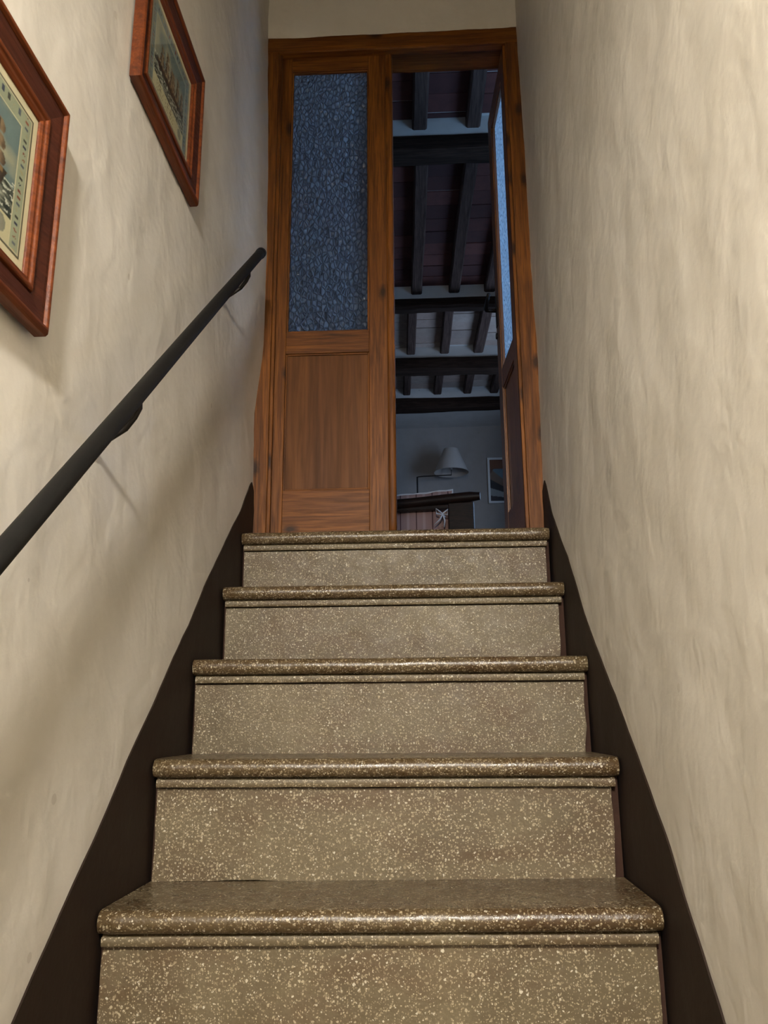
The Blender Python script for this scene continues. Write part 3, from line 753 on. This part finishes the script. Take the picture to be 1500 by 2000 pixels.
# ------------------------------------------------------------------ wooden settee seen from behind
SY = 5.20
set_rot = Matrix.Translation((0.34, SY, 0)) @ Matrix.Rotation(radians(-9), 4, 'Z') @ Matrix.Translation((-0.34, -SY, 0))
settee = tag(empty('settee', (-0.25, SY + 0.3, LAND)), 'dark wooden settee with a thick top rail, its back to the stairs', 'settee')
def sb(fn, name, mat=MAT['settee'], bev=0.006, par=settee, smooth=False):
    mb = MB(); fn(mb); return mb.build(name, mat, par, bevel=bev, xf=set_rot, smooth=smooth, sharp=40 if smooth else None)
def toprail(m):
    rings = []
    for k in range(21):
        x = -0.95 + 1.315 * k / 20; zc = 1.385 + 0.022 * sstep(-0.2, 0.37, x)
        e = 1 - 0.25 * max(0, 1 - min(x + 0.95, 0.365 - x) / 0.015) ** 2
        rings.append([(x, SY - 0.012 + 0.034 * e * cos(2 * pi * i / 14), zc + 0.033 * e * sin(2 * pi * i / 14)) for i in range(14)])
    m.sweep(rings)
sb(toprail, 'top_rail', bev=0, smooth=True)
for px0, px1 in ((0.158, 0.322), (-0.92, -0.756)):
    sb(lambda m: m.box(px0, px1, SY - 0.02, SY + 0.02, LAND, 1.372), 'post')
sb(lambda m: m.box(-0.757, 0.159, SY - 0.016, SY + 0.016, 0.93, 1.02), 'lower_rail')
sb(lambda m: m.box(-0.757, 0.159, SY - 0.016, SY + 0.016, 1.335, 1.365), 'back_rail')
sb(lambda m: m.box(-0.91, 0.31, SY + 0.021, SY + 0.62, 0.93, 0.975), 'seat')
for lx0 in (0.24, -0.91): sb(lambda m: m.box(lx0, lx0 + 0.07, SY + 0.55, SY + 0.61, LAND, 1.18), 'leg')
for lx0 in (0.235, -0.915): sb(lambda m: m.box(lx0, lx0 + 0.08, SY + 0.021, SY + 0.64, 1.18, 1.215), 'armrest')
cush = tag(empty('striped_cushion', (-0.2, SY + 0.09, 0.976)), 'pink striped back cushion tied to the settee rail', 'cushion')
def cu_(m):
    cx, hw, zc, hh = -0.26, 0.435, 1.237, 0.253
    def P(u, v, s):
        a = 2 * u - 1; b = 2 * v - 1
        puff = (max(0, 1 - abs(a) ** 5) ** 0.6) * (max(0, 1 - abs(b) ** 4) ** 0.6)
        pin = 0.012 * (1 - abs(a) ** 2) * (1 if True else 0)
        x = cx + a * (hw - 0.018 * (1 - b * b)) + 0.006 * fbm(b * 3, a * 2, s); z = zc + b * (hh - 0.016 * (1 - a * a)) + 0.007 * fbm(a * 6, b, 3)
        return (x, SY + 0.100 + s * 0.062 * puff + 0.006 * fbm(a * 3, b * 3, s), z)
    m.grid(40, 24, lambda u, v: P(u, v, -1)); m.grid(40, 24, lambda u, v: P(u, v, 1))
mb = MB(); cu_(mb); mb.build('cushion_body', MAT['cushion'], cush, smooth=True, xf=set_rot, weld=False)
def pipe(m):
    cx, hw, zc, hh = -0.26, 0.435, 1.237, 0.253; pts = []
    for k in range(81):
        t = k / 80 * 4; q = int(t) % 4; f = t - int(t)
        a, b = [(-1 + 2 * f, -1), (1, -1 + 2 * f), (1 - 2 * f, 1), (-1, 1 - 2 * f)][q]
        pts.append((cx + a * (hw - 0.018 * (1 - b * b)), SY + 0.100, zc + b * (hh - 0.016 * (1 - a * a)) + 0.006 * fbm(a * 12, b * 12, 3)))
    m.tube(pts, 0.007, 8)
mb = MB(); pipe(mb); mb.build('piping', MAT['piping'], cush, smooth=True, xf=set_rot)
for tx in (0.125, -0.65):
    mb = MB()
    mb.tube([(tx, SY + 0.06, 1.30), (tx - 0.02, SY - 0.03, 1.315), (tx - 0.045, SY - 0.04, 1.335), (tx - 0.04, SY - 0.04, 1.30), (tx - 0.01, SY - 0.032, 1.295), (tx + 0.035, SY - 0.04, 1.325), (tx + 0.03, SY - 0.04, 1.29), (tx, SY - 0.032, 1.297)], 0.005, 8)
    mb.tube([(tx, SY - 0.034, 1.297), (tx - 0.02, SY - 0.04, 1.26), (tx - 0.06, SY - 0.035, 1.225)], [0.005, 0.005, 0.003], 8)
    mb.tube([(tx, SY - 0.034, 1.297), (tx + 0.012, SY - 0.04, 1.25), (tx + 0.005, SY - 0.035, 1.21)], [0.005, 0.005, 0.003], 8)
    mb.build('tie', MAT['piping'], cush, smooth=True, xf=set_rot)

# ------------------------------------------------------------------ floor lamp by the far wall
fl = tag(empty('floor_lamp', (-0.06, 8.25, LAND)), 'tall floor lamp with a side arm and a pale cone shade by the far wall', 'lamp')
FY = 8.27; px_ = -0.06; scx = 0.292
mb = MB(); mb.lathe(px_, FY, [(0.001, LAND), (0.15, LAND), (0.15, LAND + 0.018), (0.13, LAND + 0.03), (0.02, LAND + 0.04), (0.012, LAND + 0.06)], 32); mb.build('base', MAT['dark_metal'], fl, smooth=True, sharp=40)
mb = MB(); mb.tube([(px_, FY, LAND + 0.05), (px_, FY, 2.462)], 0.008, 12); mb.build('pole', MAT['dark_metal'], fl, smooth=True, sharp=40)
mb = MB(); mb.tube([(px_, FY, 2.45), (px_ + 0.01, FY, 2.462), (px_ + 0.05, FY, 2.466), (scx, FY, 2.475), (scx, FY, 2.62)], 0.006, 10); arm = mb.build('arm', MAT['dark_metal'], fl, smooth=True)
mb = MB(); mb.lathe(scx, FY, [(0.178, 2.500), (0.160, 2.545), (0.120, 2.640), (0.078, 2.745), (0.074, 2.752), (0.071, 2.745), (0.116, 2.636), (0.156, 2.545), (0.174, 2.502), (0.178, 2.500)], 48); mb.build('shade', MAT['shade'], fl, smooth=True, sharp=60)
mb = MB(); mb.lathe(scx, FY, [(0.001, 2.66), (0.018, 2.655), (0.031, 2.63), (0.03, 2.60), (0.014, 2.565), (0.013, 2.53)], 20); mb.build('bulb', MAT['shade'], arm, smooth=True)
for k in range(3):
    a = 2 * pi * k / 3 + 0.4
    mb = MB(); mb.tube([(scx, FY, 2.60), (scx + 0.13 * cos(a), FY + 0.13 * sin(a), 2.606)], 0.003, 6); mb.build('shade_spoke', MAT['dark_metal'], fl)

# ------------------------------------------------------------------ white framed poster on the far wall
po = tag(empty('poster', (0.88, RY1 - 0.012, 2.235)), 'white framed poster with fanned pale strips on dark ground', 'poster')
pa, pb_, pc, pd = 0.686, 1.06, 2.235, 2.735; yb = RY1 - 0.001
mb = MB()
for (a, b, c, d) in ((pa, pa + 0.022, pc, pd), (pb_ - 0.022, pb_, pc, pd), (pa + 0.022, pb_ - 0.022, pc, pc + 0.022), (pa + 0.022, pb_ - 0.022, pd - 0.022, pd)): mb.box(a, b, yb - 0.022, yb, c, d)
mb.build('frame', MAT['white_frame'], po)
mb = MB(); ia, ib, ic, id_ = pa + 0.022, pb_ - 0.022, pc + 0.022, pd - 0.022; n1, n2 = 60, 70
mb.grid(n1, n2, lambda u, v: (ia + (ib - ia) * u, yb - 0.012, ic + (id_ - ic) * v))
mb.grid(1, 1, lambda u, v: (ia + (ib - ia) * u, yb - 0.002, ic + (id_ - ic) * v))
o = mb.build('print', MAT['paint'], po)
ca = o.data.color_attributes.new('paint', 'FLOAT_COLOR', 'POINT'); vals = []
def pcol(u, v):
    du, dv = u - 1.2, v - 0.02; r = math.hypot(du, dv * 1.3); a = math.degrees(math.atan2(dv * 1.3, -du))
    if v > 0.78: return srgb(118, 74, 48) if u < 0.5 else srgb(96, 44, 36)
    if 0.5 < r < 1.45:
        k = int((a + 4) / 11)
        if a < 62: return [srgb(52, 44, 48), srgb(150, 150, 146), srgb(44, 38, 40), srgb(120, 96, 78), srgb(96, 116, 128), srgb(148, 152, 150), srgb(90, 40, 36)][k % 7]
    return srgb(92, 58, 44) if v > 0.55 else srgb(52, 38, 36)
for j in range(n2 + 1):
    for i in range(n1 + 1): vals += list(pcol(i / n1, j / n2))
vals += list(srgb(60, 50, 40)) * 4
ca.data.foreach_set('color', vals)
mb = MB(); mb.box(ia, ib, yb - 0.0165, yb - 0.0155, ic, id_); mb.build('pane', MAT['clear'], po)
